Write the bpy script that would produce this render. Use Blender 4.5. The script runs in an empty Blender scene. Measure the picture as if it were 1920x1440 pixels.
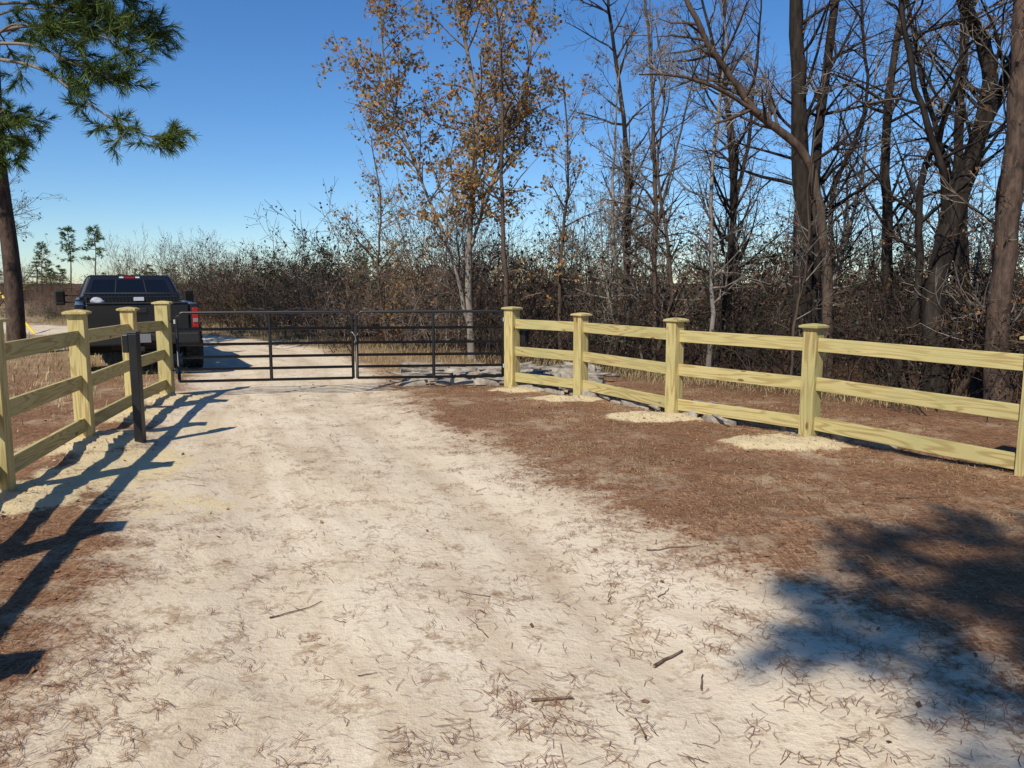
import bpy, bmesh, math, random
import numpy as np
from mathutils import Vector, Matrix, noise as mnoise
from math import radians, sin, cos, pi

scene = bpy.context.scene
COL = scene.collection
UP = Vector((0, 0, 1))

# ------------------------------------------------------------------ helpers
def link(o, parent=None):
    COL.objects.link(o)
    if parent is not None:
        o.parent = parent
    return o

def empty(name, loc=(0, 0, 0), rotz=0):
    e = bpy.data.objects.new(name, None)
    e.empty_display_size = 0.2
    e.location = loc
    e.rotation_euler = (0, 0, rotz)
    COL.objects.link(e)
    return e

def newmat(name):
    m = bpy.data.materials.new(name)
    m.use_nodes = True
    nt = m.node_tree
    b = nt.nodes['Principled BSDF']
    return m, nt, b

def N(nt, typ, **kw):
    n = nt.nodes.new(typ)
    for k, v in kw.items():
        setattr(n, k, v)
    return n

def mathn(nt, op, a, b=None, clamp=False):
    n = nt.nodes.new('ShaderNodeMath'); n.operation = op; n.use_clamp = clamp
    for i, v in enumerate((a, b)):
        if v is None: continue
        if isinstance(v, (int, float)): n.inputs[i].default_value = v
        else: nt.links.new(v, n.inputs[i])
    return n.outputs[0]

def mixc(nt, f, a, b, blend='MIX'):
    n = nt.nodes.new('ShaderNodeMix'); n.data_type = 'RGBA'; n.blend_type = blend
    n.clamp_factor = True
    def s(sock, v):
        if isinstance(v, (int, float)): sock.default_value = v
        elif isinstance(v, tuple): sock.default_value = (v[0], v[1], v[2], 1)
        else: nt.links.new(v, sock)
    s(n.inputs[0], f); s(n.inputs[6], a); s(n.inputs[7], b)
    return n.outputs[2]

def ramp(nt, f, stops):
    n = nt.nodes.new('ShaderNodeValToRGB')
    e = n.color_ramp.elements
    while len(e) < len(stops): e.new(0.5)
    for i, (p, c) in enumerate(stops):
        e[i].position = p
        e[i].color = (c, c, c, 1) if isinstance(c, (int, float)) else (c[0], c[1], c[2], 1)
    nt.links.new(f, n.inputs[0])
    return n.outputs[0]

def noisen(nt, vec, scale, detail=4, rough=0.55, dist=0.0):
    n = nt.nodes.new('ShaderNodeTexNoise')
    n.inputs['Scale'].default_value = scale
    n.inputs['Detail'].default_value = detail
    n.inputs['Roughness'].default_value = rough
    n.inputs['Distortion'].default_value = dist
    if vec is not None: nt.links.new(vec, n.inputs['Vector'])
    return n.outputs[0]

def mapping(nt, vec, scale=(1, 1, 1), rot=(0, 0, 0), loc=(0, 0, 0)):
    n = nt.nodes.new('ShaderNodeMapping')
    n.inputs['Scale'].default_value = scale
    n.inputs['Rotation'].default_value = rot
    n.inputs['Location'].default_value = loc
    nt.links.new(vec, n.inputs['Vector'])
    return n.outputs[0]

def bump(nt, b, h, strength, dist):
    n = nt.nodes.new('ShaderNodeBump')
    n.inputs['Strength'].default_value = strength
    n.inputs['Distance'].default_value = dist
    nt.links.new(h, n.inputs['Height'])
    nt.links.new(n.outputs[0], b.inputs['Normal'])

def simple(name, c, rough=0.6, metal=0.0, var=0.15, scale=20):
    m, nt, b = newmat(name)
    tc = N(nt, 'ShaderNodeTexCoord')
    f = noisen(nt, tc.outputs['Object'], scale, 4)
    col = mixc(nt, f, tuple(x * (1 - var) for x in c), tuple(min(1, x * (1 + var)) for x in c))
    nt.links.new(col, b.inputs['Base Color'])
    b.inputs['Roughness'].default_value = rough
    b.inputs['Metallic'].default_value = metal
    return m

# ------------------------------------------------------------------ materials
def wood_mat(name, axis):
    m, nt, b = newmat(name)
    tc = N(nt, 'ShaderNodeTexCoord')
    oi = N(nt, 'ShaderNodeObjectInfo')
    sc = [8, 8, 8]; sc[axis] = 0.6
    add = N(nt, 'ShaderNodeVectorMath', operation='ADD')
    cmb = N(nt, 'ShaderNodeCombineXYZ')
    r7 = mathn(nt, 'MULTIPLY', oi.outputs['Random'], 37.0)
    for i in range(3): nt.links.new(r7, cmb.inputs[i])
    nt.links.new(tc.outputs['Object'], add.inputs[0]); nt.links.new(cmb.outputs[0], add.inputs[1])
    v = mapping(nt, add.outputs[0], tuple(sc))
    n1 = noisen(nt, v, 1.0, 2, 0.5, 0.3)
    rings = mathn(nt, 'MULTIPLY_ADD', mathn(nt, 'SINE', mathn(nt, 'MULTIPLY', n1, 62.0)), 0.5)
    rings.node.inputs[2].default_value = 0.5
    rings = ramp(nt, rings, [(0.45, 0.0), (0.95, 1.0)])
    fine = noisen(nt, mapping(nt, add.outputs[0], tuple(s * 6 for s in sc)), 2.0, 5, 0.6)
    blot = noisen(nt, add.outputs[0], 2.2, 4, 0.6)
    base = mixc(nt, rings, (0.60, 0.495, 0.225), (0.37, 0.255, 0.095))
    base = mixc(nt, ramp(nt, blot, [(0.38, 0.0), (0.68, 0.75)]), base, (0.45, 0.42, 0.18))
    base = mixc(nt, mathn(nt, 'MULTIPLY', fine, 0.45), base, (0.42, 0.32, 0.13))
    tint = mixc(nt, oi.outputs['Random'], (0.82, 0.83, 0.80), (1.08, 1.05, 1.0))
    base = mixc(nt, 1.0, base, tint, 'MULTIPLY')
    vo = N(nt, 'ShaderNodeTexVoronoi'); vo.inputs['Scale'].default_value = 1.0
    sk = [7, 7, 7]; sk[axis] = 2.6
    nt.links.new(mapping(nt, add.outputs[0], tuple(sk)), vo.inputs['Vector'])
    kn = ramp(nt, vo.outputs['Distance'], [(0.07, 1.0), (0.14, 0.0)])
    base = mixc(nt, kn, base, (0.17, 0.085, 0.03))
    nt.links.new(base, b.inputs['Base Color'])
    b.inputs['Roughness'].default_value = 0.68
    b.inputs['Specular IOR Level'].default_value = 0.3
    bump(nt, b, mathn(nt, 'ADD', mathn(nt, 'MULTIPLY', rings, 0.4), fine), 0.35, 0.004)
    return m
WOODX = wood_mat('treated_pine_x', 0)
WOODZ = wood_mat('treated_pine_z', 2)

def bark_mat(name, c1, c2, scale=9, zs=0.25):
    m, nt, b = newmat(name)
    tc = N(nt, 'ShaderNodeTexCoord')
    v = mapping(nt, tc.outputs['Object'], (1, 1, zs))
    f = noisen(nt, v, scale, 5, 0.65, 0.4)
    g = noisen(nt, tc.outputs['Object'], 1.3, 2)
    col = mixc(nt, ramp(nt, f, [(0.35, 0.0), (0.65, 1.0)]), c1, c2)
    col = mixc(nt, mathn(nt, 'MULTIPLY', g, 0.5), col, tuple(x * 0.55 for x in c1))
    nt.links.new(col, b.inputs['Base Color'])
    b.inputs['Roughness'].default_value = 0.9
    b.inputs['Specular IOR Level'].default_value = 0.15
    bump(nt, b, f, 0.9, 0.03)
    return m
def twig_mat(name, c1, c2):
    m, nt, b = newmat(name)
    g = N(nt, 'ShaderNodeNewGeometry')
    col = mixc(nt, g.outputs['Random Per Island'], c1, c2)
    nt.links.new(col, b.inputs['Base Color'])
    b.inputs['Roughness'].default_value = 0.9
    b.inputs['Specular IOR Level'].default_value = 0.1
    return m
BARK_DARK = bark_mat('bark_dark', (0.014, 0.011, 0.009), (0.062, 0.048, 0.038))
BARK_GREY = bark_mat('bark_grey', (0.16, 0.135, 0.11), (0.36, 0.31, 0.26))
BARK_BROWN = bark_mat('bark_brown', (0.055, 0.038, 0.028), (0.15, 0.105, 0.075))
BARK_PINE = bark_mat('bark_pine', (0.05, 0.036, 0.028), (0.16, 0.105, 0.075), 14, 0.35)
TWIG_GREY = twig_mat('twig_grey', (0.09, 0.075, 0.06), (0.30, 0.26, 0.215))
TWIG_BROWN = twig_mat('twig_brown', (0.045, 0.031, 0.023), (0.17, 0.115, 0.078))
TWIG_SHADED = twig_mat('twig_shaded', (0.02, 0.015, 0.012), (0.10, 0.072, 0.054))  # brush twigs with woodland shade mixed into the colour

def leaf_mat(name, cols, trans=0.25, rough=0.6):
    m, nt, b = newmat(name)
    g = N(nt, 'ShaderNodeNewGeometry')
    st = [(i / len(cols), c) for i, c in enumerate(cols)]
    n = nt.nodes.new('ShaderNodeValToRGB'); n.color_ramp.interpolation = 'CONSTANT'
    e = n.color_ramp.elements
    while len(e) < len(st): e.new(0.5)
    for i, (p, c) in enumerate(st):
        e[i].position = p; e[i].color = (*c, 1)
    nt.links.new(g.outputs['Random Per Island'], n.inputs[0])
    tc = N(nt, 'ShaderNodeTexCoord')
    f = noisen(nt, tc.outputs['Object'], 1.4, 1)
    col = mixc(nt, ramp(nt, f, [(0.3, 0.0), (0.7, 0.55)]), n.outputs[0], tuple(x * 0.5 for x in cols[0]))
    nt.links.new(col, b.inputs['Base Color'])
    b.inputs['Roughness'].default_value = rough
    b.inputs['Specular IOR Level'].default_value = 0.25
    if trans > 0:
        out = nt.nodes['Material Output']
        tr = N(nt, 'ShaderNodeBsdfTranslucent'); nt.links.new(col, tr.inputs[0])
        mx = N(nt, 'ShaderNodeMixShader'); mx.inputs[0].default_value = trans
        nt.links.new(b.outputs[0], mx.inputs[1]); nt.links.new(tr.outputs[0], mx.inputs[2])
        nt.links.new(mx.outputs[0], out.inputs[0])
    return m
LEAF_ORANGE = leaf_mat('leaf_autumn', [(0.48, 0.22, 0.06), (0.38, 0.15, 0.045), (0.28, 0.24, 0.07), (0.55, 0.31, 0.09), (0.17, 0.19, 0.05)], .3)
LEAF_BROWN = leaf_mat('leaf_brown', [(0.22, 0.11, 0.05), (0.30, 0.155, 0.07), (0.11, 0.06, 0.035), (0.30, 0.135, 0.055)], 0)
LEAF_GREEN = leaf_mat('leaf_green', [(0.04, 0.062, 0.018), (0.065, 0.09, 0.026), (0.09, 0.105, 0.035), (0.03, 0.045, 0.015)], 0)
LEAF_DARK = leaf_mat('leaf_understorey_shaded', [(0.025, 0.036, 0.014), (0.085, 0.046, 0.026), (0.038, 0.048, 0.018), (0.14, 0.06, 0.03), (0.016, 0.022, 0.010)], 0)  # dark evergreen and brown leaves, tones lowered further for woodland shade
LEAF_RED = leaf_mat('leaf_red', [(0.20, 0.035, 0.022), (0.14, 0.05, 0.03), (0.08, 0.05, 0.028), (0.05, 0.05, 0.02)], 0)
LEAF_YG = leaf_mat('leaf_yellowgreen', [(0.26, 0.28, 0.05), (0.18, 0.22, 0.05), (0.30, 0.27, 0.07)])
NEEDLE_G = leaf_mat('pine_needle_green', [(0.085, 0.15, 0.03), (0.13, 0.19, 0.035), (0.05, 0.09, 0.025), (0.18, 0.21, 0.05)], 0.2, 0.5)
NEEDLE_B = leaf_mat('pine_needle_dry', [(0.30, 0.145, 0.07), (0.40, 0.215, 0.11), (0.20, 0.095, 0.05), (0.50, 0.32, 0.18), (0.12, 0.058, 0.032), (0.33, 0.135, 0.06)], 0.0)
STRAW = leaf_mat('dry_grass_blades', [(0.48, 0.37, 0.18), (0.40, 0.30, 0.14), (0.28, 0.20, 0.10), (0.22, 0.17, 0.08)], 0)

# ------------------------------------------------------------------ ground functions
ROAD = np.array([(0.6, -30, 2.2), (0.3, -3, 2.1), (0.15, 2.0, 2.0), (0.0, 2.8, 1.95), (-0.42, 3.7, 1.65), (-0.7, 4.7, 1.6), (-1.85, 7.1, 1.65),
                 (-2.75, 9.3, 1.65), (-3.4, 11.3, 1.6), (-4.3, 14.5, 1.6), (-6.1, 18, 1.7), (-8.9, 21.5, 1.6),
                 (-14, 25.5, 1.6), (-25, 32, 1.8), (-60, 50, 2.0), (-200, 110, 2.0)])
def road_full(x, y):
    best = np.full(x.shape, -1e9); lat = np.zeros(x.shape); arc = np.zeros(x.shape); s0 = 0
    for i in range(len(ROAD) - 1):
        ax, ay, aw = ROAD[i]; bx, by, bw = ROAD[i + 1]
        dx, dy = bx - ax, by - ay; l = math.hypot(dx, dy)
        t = np.clip(((x - ax) * dx + (y - ay) * dy) / (l * l), 0, 1)
        d = np.hypot(x - ax - t * dx, y - ay - t * dy)
        sd = aw + (bw - aw) * t - d
        sel = sd > best
        sg = ((x - ax) * dy - (y - ay) * dx) / l
        best = np.where(sel, sd, best); lat = np.where(sel, np.where(sg >= 0, d, -d), lat); arc = np.where(sel, s0 + t * l, arc)
        s0 += l
    return best, lat, arc
def road_sd(x, y): return road_full(x, y)[0]
MOUNDS = [(0.74, 10.42, 0.50, 0.26, 0.05, 1), (1.66, 8.93, 0.52, 0.30, 0.06, 1), (2.72, 7.55, 0.58, 0.34, 0.07, 1), (0.05, 11.35, 0.36, 0.22, 0.04, .9),
          (-4.25, 7.55, 0.5, 0.65, 0.07, .85), (-4.7, 9.3, 0.5, 0.6, 0.06, .75), (-3.8, 5.5, 0.55, 0.55, 0.06, .85), (-4.75, 10.6, 0.45, 0.45, 0.05, .8),
          (-3.45, 6.6, 0.6, 1.0, 0.015, .66), (-2.6, 5.6, 0.8, 0.5, 0.0, .46), (-3.6, 8.6, .5, 1.0, 0, .45)]
def mound(x, y):
    m = np.zeros(x.shape); hh = np.zeros(x.shape)
    for cx, cy, rx, ry, h, ys in MOUNDS:
        d = ((x - cx) / rx) ** 2 + ((y - cy) / ry) ** 2
        g = np.exp(-np.minimum(d, 30) ** 2 * 0.6)
        m = np.maximum(m, g * ys); hh = np.maximum(hh, g * h)
    return m, hh
def nz(x, y, s, seed=0.0):
    return np.array([mnoise.noise(Vector((a * s + seed, b * s - seed, seed * 0.7))) for a, b in zip(x.ravel(), y.ravel())]).reshape(x.shape)
def gheight(x, y):
    x = np.asarray(x, float); y = np.asarray(y, float)
    sd, lat, arc = road_full(x, y)
    near = np.exp(-np.maximum(0, np.hypot(x, y - 6) - 14) / 20.0)
    h = 0.03 * nz(x, y, 0.35, 3.1) + 0.02 * nz(x, y, 1.3, 7.7)
    h = h + (0.006 + 0.014 * np.clip(-sd, 0, 1)) * nz(x, y, 5.0, 1.7)
    h = h - 0.024 * (np.exp(-((lat - .78) / .28) ** 2) + np.exp(-((lat + .78) / .28) ** 2))
    h = h * near
    h = h + 0.05 * np.clip(0.3 - sd, 0, 1) * near
    mo, mh = mound(x, y)
    h = h + mh * (1 + .5 * nz(x, y, 9.0, 4.4))
    return h
def gz(x, y):
    return float(gheight(np.array([x]), np.array([y]))[0])

BND = [Vector(p) for p in [(-30, 52), (-19, 40), (-11.5, 28), (-6.5, 22.5), (-3.9, 19.5), (-1.9, 17.5), (0, 15.2), (2.5, 12.7), (4.6, 10.5), (6.8, 8.3), (9.0, 5.5), (11.5, 1), (13, -4)]]
def bpoint(s):
    for i in range(len(BND) - 1):
        d = BND[i + 1] - BND[i]; l = d.length
        if s <= l:
            return BND[i] + d * (s / l), Vector((-d.y, d.x)).normalized(), i
        s -= l
    return BND[-1], Vector((1, 0)), len(BND)
TL = sum((BND[i + 1] - BND[i]).length for i in range(len(BND) - 1))
def wood_sd(x, y):
    best = np.full(x.shape, 1e9); out = np.zeros(x.shape)
    for i in range(len(BND) - 1):
        a = BND[i]; b = BND[i + 1]; dx, dy = b.x - a.x, b.y - a.y; l = math.hypot(dx, dy)
        t = np.clip(((x - a.x) * dx + (y - a.y) * dy) / (l * l), 0, 1)
        d = np.hypot(x - a.x - t * dx, y - a.y - t * dy)
        sg = ((x - a.x) * (-dy) + (y - a.y) * dx) / l
        sel = d < best
        out = np.where(sel, np.where(sg > 0, d, -d), out); best = np.minimum(best, d)
    return out

def spaced(lo, hi, step, far_lo, far_hi, g=1.13):
    a = list(np.arange(lo, hi + 1e-6, step))
    s = step; v = hi
    while v < far_hi:
        s *= g; v += s; a.append(v)
    s = step; v = lo; b = []
    while v > far_lo:
        s *= g; v -= s; b.append(v)
    return np.array(b[::-1] + a)
gx = spaced(-7, 8, 0.065, -900, 900)
gy = spaced(1.2, 14, 0.065, -300, 1200)
X, Y = np.meshgrid(gx, gy)
H = gheight(X, Y)
SD, LAT, ARC = road_full(X, Y)
MO, _ = mound(X, Y)
WD = wood_sd(X, Y)
ny, nx = X.shape
idx = np.arange(nx * ny).reshape(ny, nx)
F = np.stack([idx[:-1, :-1], idx[:-1, 1:], idx[1:, 1:], idx[1:, :-1]], -1).reshape(-1, 4)

def ground_mat():
    m, nt, b = newmat('sandy_ground')
    pos = N(nt, 'ShaderNodeNewGeometry').outputs['Position']
    A = lambda n: N(nt, 'ShaderNodeAttribute', attribute_name=n).outputs['Fac']
    sa, ye, lat, arc, wd = A('sand'), A('yel'), A('lat'), A('arc'), A('wood')
    nb = noisen(nt, pos, 0.9, 4, 0.6)
    nm = noisen(nt, pos, 4.0, 4, 0.65)
    nf = noisen(nt, pos, 26.0, 4, 0.7)
    nff = noisen(nt, pos, 140.0, 2, 0.75)
    def cn(v, k): return mathn(nt, 'MULTIPLY', mathn(nt, 'SUBTRACT', v, 0.5), k)
    cmb = N(nt, 'ShaderNodeCombineXYZ')
    nt.links.new(lat, cmb.inputs[0]); nt.links.new(mathn(nt, 'MULTIPLY', arc, 0.13), cmb.inputs[1])
    tr1 = noisen(nt, cmb.outputs[0], 3.2, 3, 0.6, 0.2)
    tr2 = noisen(nt, cmb.outputs[0], 14.0, 3, 0.65)
    e = mathn(nt, 'ADD', sa, cn(nb, 0.75))
    e = mathn(nt, 'ADD', e, cn(nm, 0.8)); e = mathn(nt, 'ADD', e, cn(nf, 0.75)); e = mathn(nt, 'ADD', e, cn(tr1, 0.35))
    mask = ramp(nt, e, [(0.38, 0.0), (0.64, 1.0)])
    sand = mixc(nt, ramp(nt, nb, [(0.35, 0.0), (0.65, 1.0)]), (0.735, 0.62, 0.455), (0.64, 0.52, 0.36))
    # worn wheel tracks: slightly darker compacted bands
    al = mathn(nt, 'ABSOLUTE', lat)
    trk = ramp(nt, mathn(nt, 'ABSOLUTE', mathn(nt, 'SUBTRACT', al, 0.80)), [(0.08, 0.35), (0.34, 0.0)])
    sand = mixc(nt, mathn(nt, 'MULTIPLY', trk, mathn(nt, 'ADD', tr1, .3)), sand, (0.53, 0.42, 0.29))
    sand = mixc(nt, ramp(nt, tr1, [(0.46, 0.0), (0.70, 0.7)]), sand, (0.49, 0.375, 0.25))
    sand = mixc(nt, ramp(nt, tr2, [(0.55, 0.0), (0.75, 0.42)]), sand, (0.41, 0.30, 0.19))
    pt = mathn(nt, 'ADD', mathn(nt, 'MULTIPLY', nm, .7), mathn(nt, 'MULTIPLY', nf, .45))
    sand = mixc(nt, ramp(nt, pt, [(0.615, 0.0), (0.72, 0.8)]), sand, (0.35, 0.235, 0.14))
    sand = mixc(nt, ramp(nt, nf, [(0.57, 0.0), (0.72, 0.45)]), sand, (0.42, 0.31, 0.20))
    sand = mixc(nt, ramp(nt, nff, [(0.58, 0.0), (0.72, 0.5)]), sand, (0.36, 0.265, 0.17))
    yellow = mixc(nt, nf, (0.72, 0.59, 0.36), (0.56, 0.43, 0.235))
    ym = ramp(nt, mathn(nt, 'ADD', ye, mathn(nt, 'ADD', cn(nm, 0.8), cn(nf, .5))), [(0.38, 0.0), (0.52, 1.0)])
    l1 = noisen(nt, mapping(nt, pos, (1, 0.18, 1), (0, 0, 0.6)), 60, 3, 0.75)
    l2 = noisen(nt, mapping(nt, pos, (0.18, 1, 1), (0, 0, 0.4)), 70, 3, 0.75)
    ll = mathn(nt, 'MAXIMUM', l1, l2)
    lit = ramp(nt, ll, [(0.40, (0.085, 0.042, 0.022)), (0.53, (0.25, 0.13, 0.068)), (0.62, (0.39, 0.235, 0.13)), (0.76, (0.54, 0.40, 0.25))])
    bare_ = mathn(nt, 'ADD', mathn(nt, 'MULTIPLY', nm, .6), mathn(nt, 'MULTIPLY', nb, .5))
    lit = mixc(nt, ramp(nt, bare_, [(0.565, 0.0), (0.68, 0.75)]), lit, (0.50, 0.38, 0.245))
    lit = mixc(nt, ramp(nt, nb, [(0.40, 0.5), (0.54, 0.0)]), lit, (0.19, 0.095, 0.05))
    sep = N(nt, 'ShaderNodeSeparateXYZ'); nt.links.new(pos, sep.inputs[0])
    far = ramp(nt, mathn(nt, 'MULTIPLY', mathn(nt, 'SUBTRACT', sep.outputs[1], 11.5), 0.06), [(0.0, 0.0), (0.5, 0.8)])
    field = mixc(nt, nb, (0.36, 0.25, 0.13), (0.21, 0.155, 0.075))
    field = mixc(nt, nm, field, (0.40, 0.30, 0.18))
    lit = mixc(nt, far, lit, field)
    shaded_floor = mixc(nt, ramp(nt, ll, [(0.4, 0.0), (0.7, 1.0)]), (0.035, 0.021, 0.013), (0.17, 0.09, 0.05))  # dark leaf litter, with tree shade also painted into it
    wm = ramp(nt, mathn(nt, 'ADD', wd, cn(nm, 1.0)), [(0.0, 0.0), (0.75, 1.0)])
    lit = mixc(nt, wm, lit, shaded_floor)
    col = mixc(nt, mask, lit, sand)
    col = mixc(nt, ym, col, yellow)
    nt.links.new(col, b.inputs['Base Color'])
    b.inputs['Roughness'].default_value = 0.95
    b.inputs['Specular IOR Level'].default_value = 0.1
    hh = mathn(nt, 'ADD', mathn(nt, 'MULTIPLY', nf, 0.9), mathn(nt, 'MULTIPLY', mathn(nt, 'MULTIPLY', l1, 1.3), mathn(nt, 'SUBTRACT', 1.0, mathn(nt, 'MULTIPLY', mask, .85))))
    bump(nt, b, hh, 0.7, 0.016)
    return m
GROUND = ground_mat()

def attrs(me, sd, mo, lat, arc, wd):
    for n_, v in (('sand', np.clip(0.5 + sd / 1.5, 0, 1.25)), ('yel', mo), ('lat', np.clip(lat, -8, 8)), ('arc', arc), ('wood', np.clip(wd / 2.0 + .5, 0, 1))):
        a = me.attributes.new(n_, 'FLOAT', 'POINT'); a.data.foreach_set('value', v.astype(np.float32))

def mesh_np(name, V, Fq, mat, smooth=False):
    me = bpy.data.meshes.new(name)
    me.vertices.add(len(V)); me.vertices.foreach_set('co', np.asarray(V, np.float32).ravel())
    k = Fq.shape[1]
    me.loops.add(Fq.size); me.loops.foreach_set('vertex_index', Fq.ravel().astype(np.int32))
    me.polygons.add(len(Fq)); me.polygons.foreach_set('loop_start', np.arange(0, Fq.size, k, dtype=np.int32))
    me.polygons.foreach_set('loop_total', np.full(len(Fq), k, np.int32))
    me.update(calc_edges=True); me.validate()
    if smooth: me.polygons.foreach_set('use_smooth', [True] * len(me.polygons))
    if mat: me.materials.append(mat)
    return me

me = mesh_np('ground', np.stack([X.ravel(), Y.ravel(), H.ravel()], -1), F, GROUND, True)
attrs(me, SD.ravel(), MO.ravel(), LAT.ravel(), ARC.ravel(), WD.ravel())
link(bpy.data.objects.new('ground', me))
lift = 0.012 * np.clip((SD + 0.9) / 0.6, 0, 1) - 0.004
ok = (SD > -0.9).ravel() & (Y.ravel() < 150) & (Y.ravel() > -28)
fk = F[ok[F].all(1)]
used = np.unique(fk); rem = np.full(nx * ny, -1); rem[used] = np.arange(len(used))
Vr = np.stack([X.ravel(), Y.ravel(), (H + lift).ravel()], -1)[used]
me = mesh_np('dirt_road', Vr, rem[fk], GROUND, True)
attrs(me, SD.ravel()[used], MO.ravel()[used], LAT.ravel()[used], ARC.ravel()[used], WD.ravel()[used])
link(bpy.data.objects.new('dirt_road', me))

# ------------------------------------------------------------------ primitives
def box_mesh(name, sx, sy, sz, mat, bev=0.004, base=False):
    bm = bmesh.new()
    bmesh.ops.create_cube(bm, size=1)
    for v in bm.verts:
        v.co = Vector((v.co.x * sx, v.co.y * sy, (v.co.z + (0.5 if base else 0)) * sz))
    if bev: bmesh.ops.bevel(bm, geom=bm.edges[:], offset=bev, segments=2, profile=0.5, affect='EDGES')
    me = bpy.data.meshes.new(name); bm.to_mesh(me); bm.free()
    me.materials.append(mat)
    return me
def box(name, size, loc, mat, parent=None, bev=0.004, rot=(0, 0, 0)):
    o = bpy.data.objects.new(name, box_mesh(name, *size, mat, bev))
    o.location = loc; o.rotation_euler = rot
    return link(o, parent)

class M:
    def __init__(s): s.v = []; s.f = []; s.m = []
    def tube(s, pts, rads, n, mat=0, cap=False):
        b = len(s.v); L = len(pts)
        for i, p in enumerate(pts):
            t = (pts[min(i + 1, L - 1)] - pts[max(i - 1, 0)])
            ref = Vector((1, 0.13, 0)) if abs(t.z) > abs(t.x) else Vector((0.1, 0.2, 1))
            u = t.cross(ref)
            if u.length < 1e-9: u = Vector((1, 0, 0))
            u.normalize(); w = t.cross(u)
            if w.length < 1e-9: w = Vector((0, 1, 0))
            w.normalize()
            r = rads[i]
            for k in range(n):
                a = 2 * pi * k / n
                s.v.append(p + u * (cos(a) * r) + w * (sin(a) * r))
        for i in range(L - 1):
            for k in range(n):
                k2 = (k + 1) % n
                s.f.append((b + i * n + k, b + i * n + k2, b + (i + 1) * n + k2, b + (i + 1) * n + k)); s.m.append(mat)
        if cap:
            s.f.append(tuple(b + k for k in range(n))); s.m.append(mat)
            s.f.append(tuple(b + (L - 1) * n + k for k in range(n))); s.m.append(mat)
    def leaf(s, p, size, mat, R, droop=0):
        a = Vector((R.gauss(0, 1), R.gauss(0, 1), R.gauss(0, 1) - droop)).normalized()
        c = Vector((R.gauss(0, 1), R.gauss(0, 1), R.gauss(0, 1))).cross(a)
        if c.length < 1e-6: return
        c.normalize()
        b = len(s.v); w = size * 0.34
        s.v += [p, p + a * size * .5 + c * w, p + a * size, p + a * size * .5 - c * w]
        s.f.append((b, b + 1, b + 2, b + 3)); s.m.append(mat)
    def mesh(s, name, mats):
        me = bpy.data.meshes.new(name)
        me.from_pydata([tuple(v) for v in s.v], [], s.f)
        for m in mats: me.materials.append(m)
        me.polygons.foreach_set('material_index', s.m)
        me.polygons.foreach_set('use_smooth', [len(f) == 4 for f in s.f])
        me.update()
        return me
    def obj(s, name, mats, parent=None, loc=(0, 0, 0)):
        o = bpy.data.objects.new(name, s.mesh(name, mats)); o.location = loc
        return link(o, parent)

def rv(R): return Vector((R.gauss(0, 1), R.gauss(0, 1), R.gauss(0, 1)))

def spawn_dir(d, ang, R):
    ax = d.cross(rv(R))
    if ax.length < 1e-6: ax = Vector((1, 0, 0))
    ax.normalize()
    return Matrix.Rotation(ang, 3, ax) @ d

def grow(m, p, d, L, r, lvl, R, o):
    n = max(3, int(L / o.get('seg', 0.28)))
    n = min(n, 9)
    pts = [p.copy()]; rads = [r]; ds = [d]
    for i in range(n):
        d = (d + rv(R) * o.get('wig', 0.11) + UP * o.get('trop', 0.05)).normalized()
        p = p + d * (L / n)
        pts.append(p.copy()); ds.append(d)
        rads.append(max(o.get('rmin', 0.003), r * (1 - 0.75 * (i + 1) / n)))
    m.tube(pts, rads, 7 if r > .05 else (4 if r > .014 else 3), 0 if r > o.get('rt', 0.016) else 1)
    if lvl > 0:
        nc = o['nch'][lvl - 1]
        nc = int(nc * R.uniform(0.75, 1.25) + 0.5)
        for k in range(nc):
            t = R.uniform(0.18, 1.0) * n
            i = min(int(t), n - 1); fr = t - i
            q = pts[i].lerp(pts[i + 1], fr)
            cr = max(o.get('rmin', .003), (rads[i] * (1 - fr) + rads[i + 1] * fr) * R.uniform(0.45, 0.7))
            cl = L * R.uniform(0.32, 0.6) * (1.15 - 0.5 * t / n)
            grow(m, q, spawn_dir(ds[i], radians(R.uniform(*o.get('ang', (25, 60)))), R), cl, cr, lvl - 1, R, o)
    if lvl <= o.get('leaflvl', 0):
        for mat, dens, size in o.get('leaves', []):
            k = dens * L
            k = int(k) + (1 if R.random() < k - int(k) else 0)
            for _ in range(k):
                i = R.randrange(n)
                m.leaf(pts[i].lerp(pts[i + 1], R.random()) + rv(R) * 0.035, size * R.uniform(.6, 1.3), mat, R, 0.6)

def smooth_path(P, n=5):
    P = [Vector(p) for p in P]
    out = []
    for i in range(len(P) - 1):
        p0 = P[max(i - 1, 0)]; p1 = P[i]; p2 = P[i + 1]; p3 = P[min(i + 2, len(P) - 1)]
        for k in range(n):
            t = k / n
            out.append(0.5 * ((2 * p1) + (-p0 + p2) * t + (2 * p0 - 5 * p1 + 4 * p2 - p3) * t * t + (-p0 + 3 * p1 - 3 * p2 + p3) * t ** 3))
    out.append(P[-1]); return out

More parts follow.
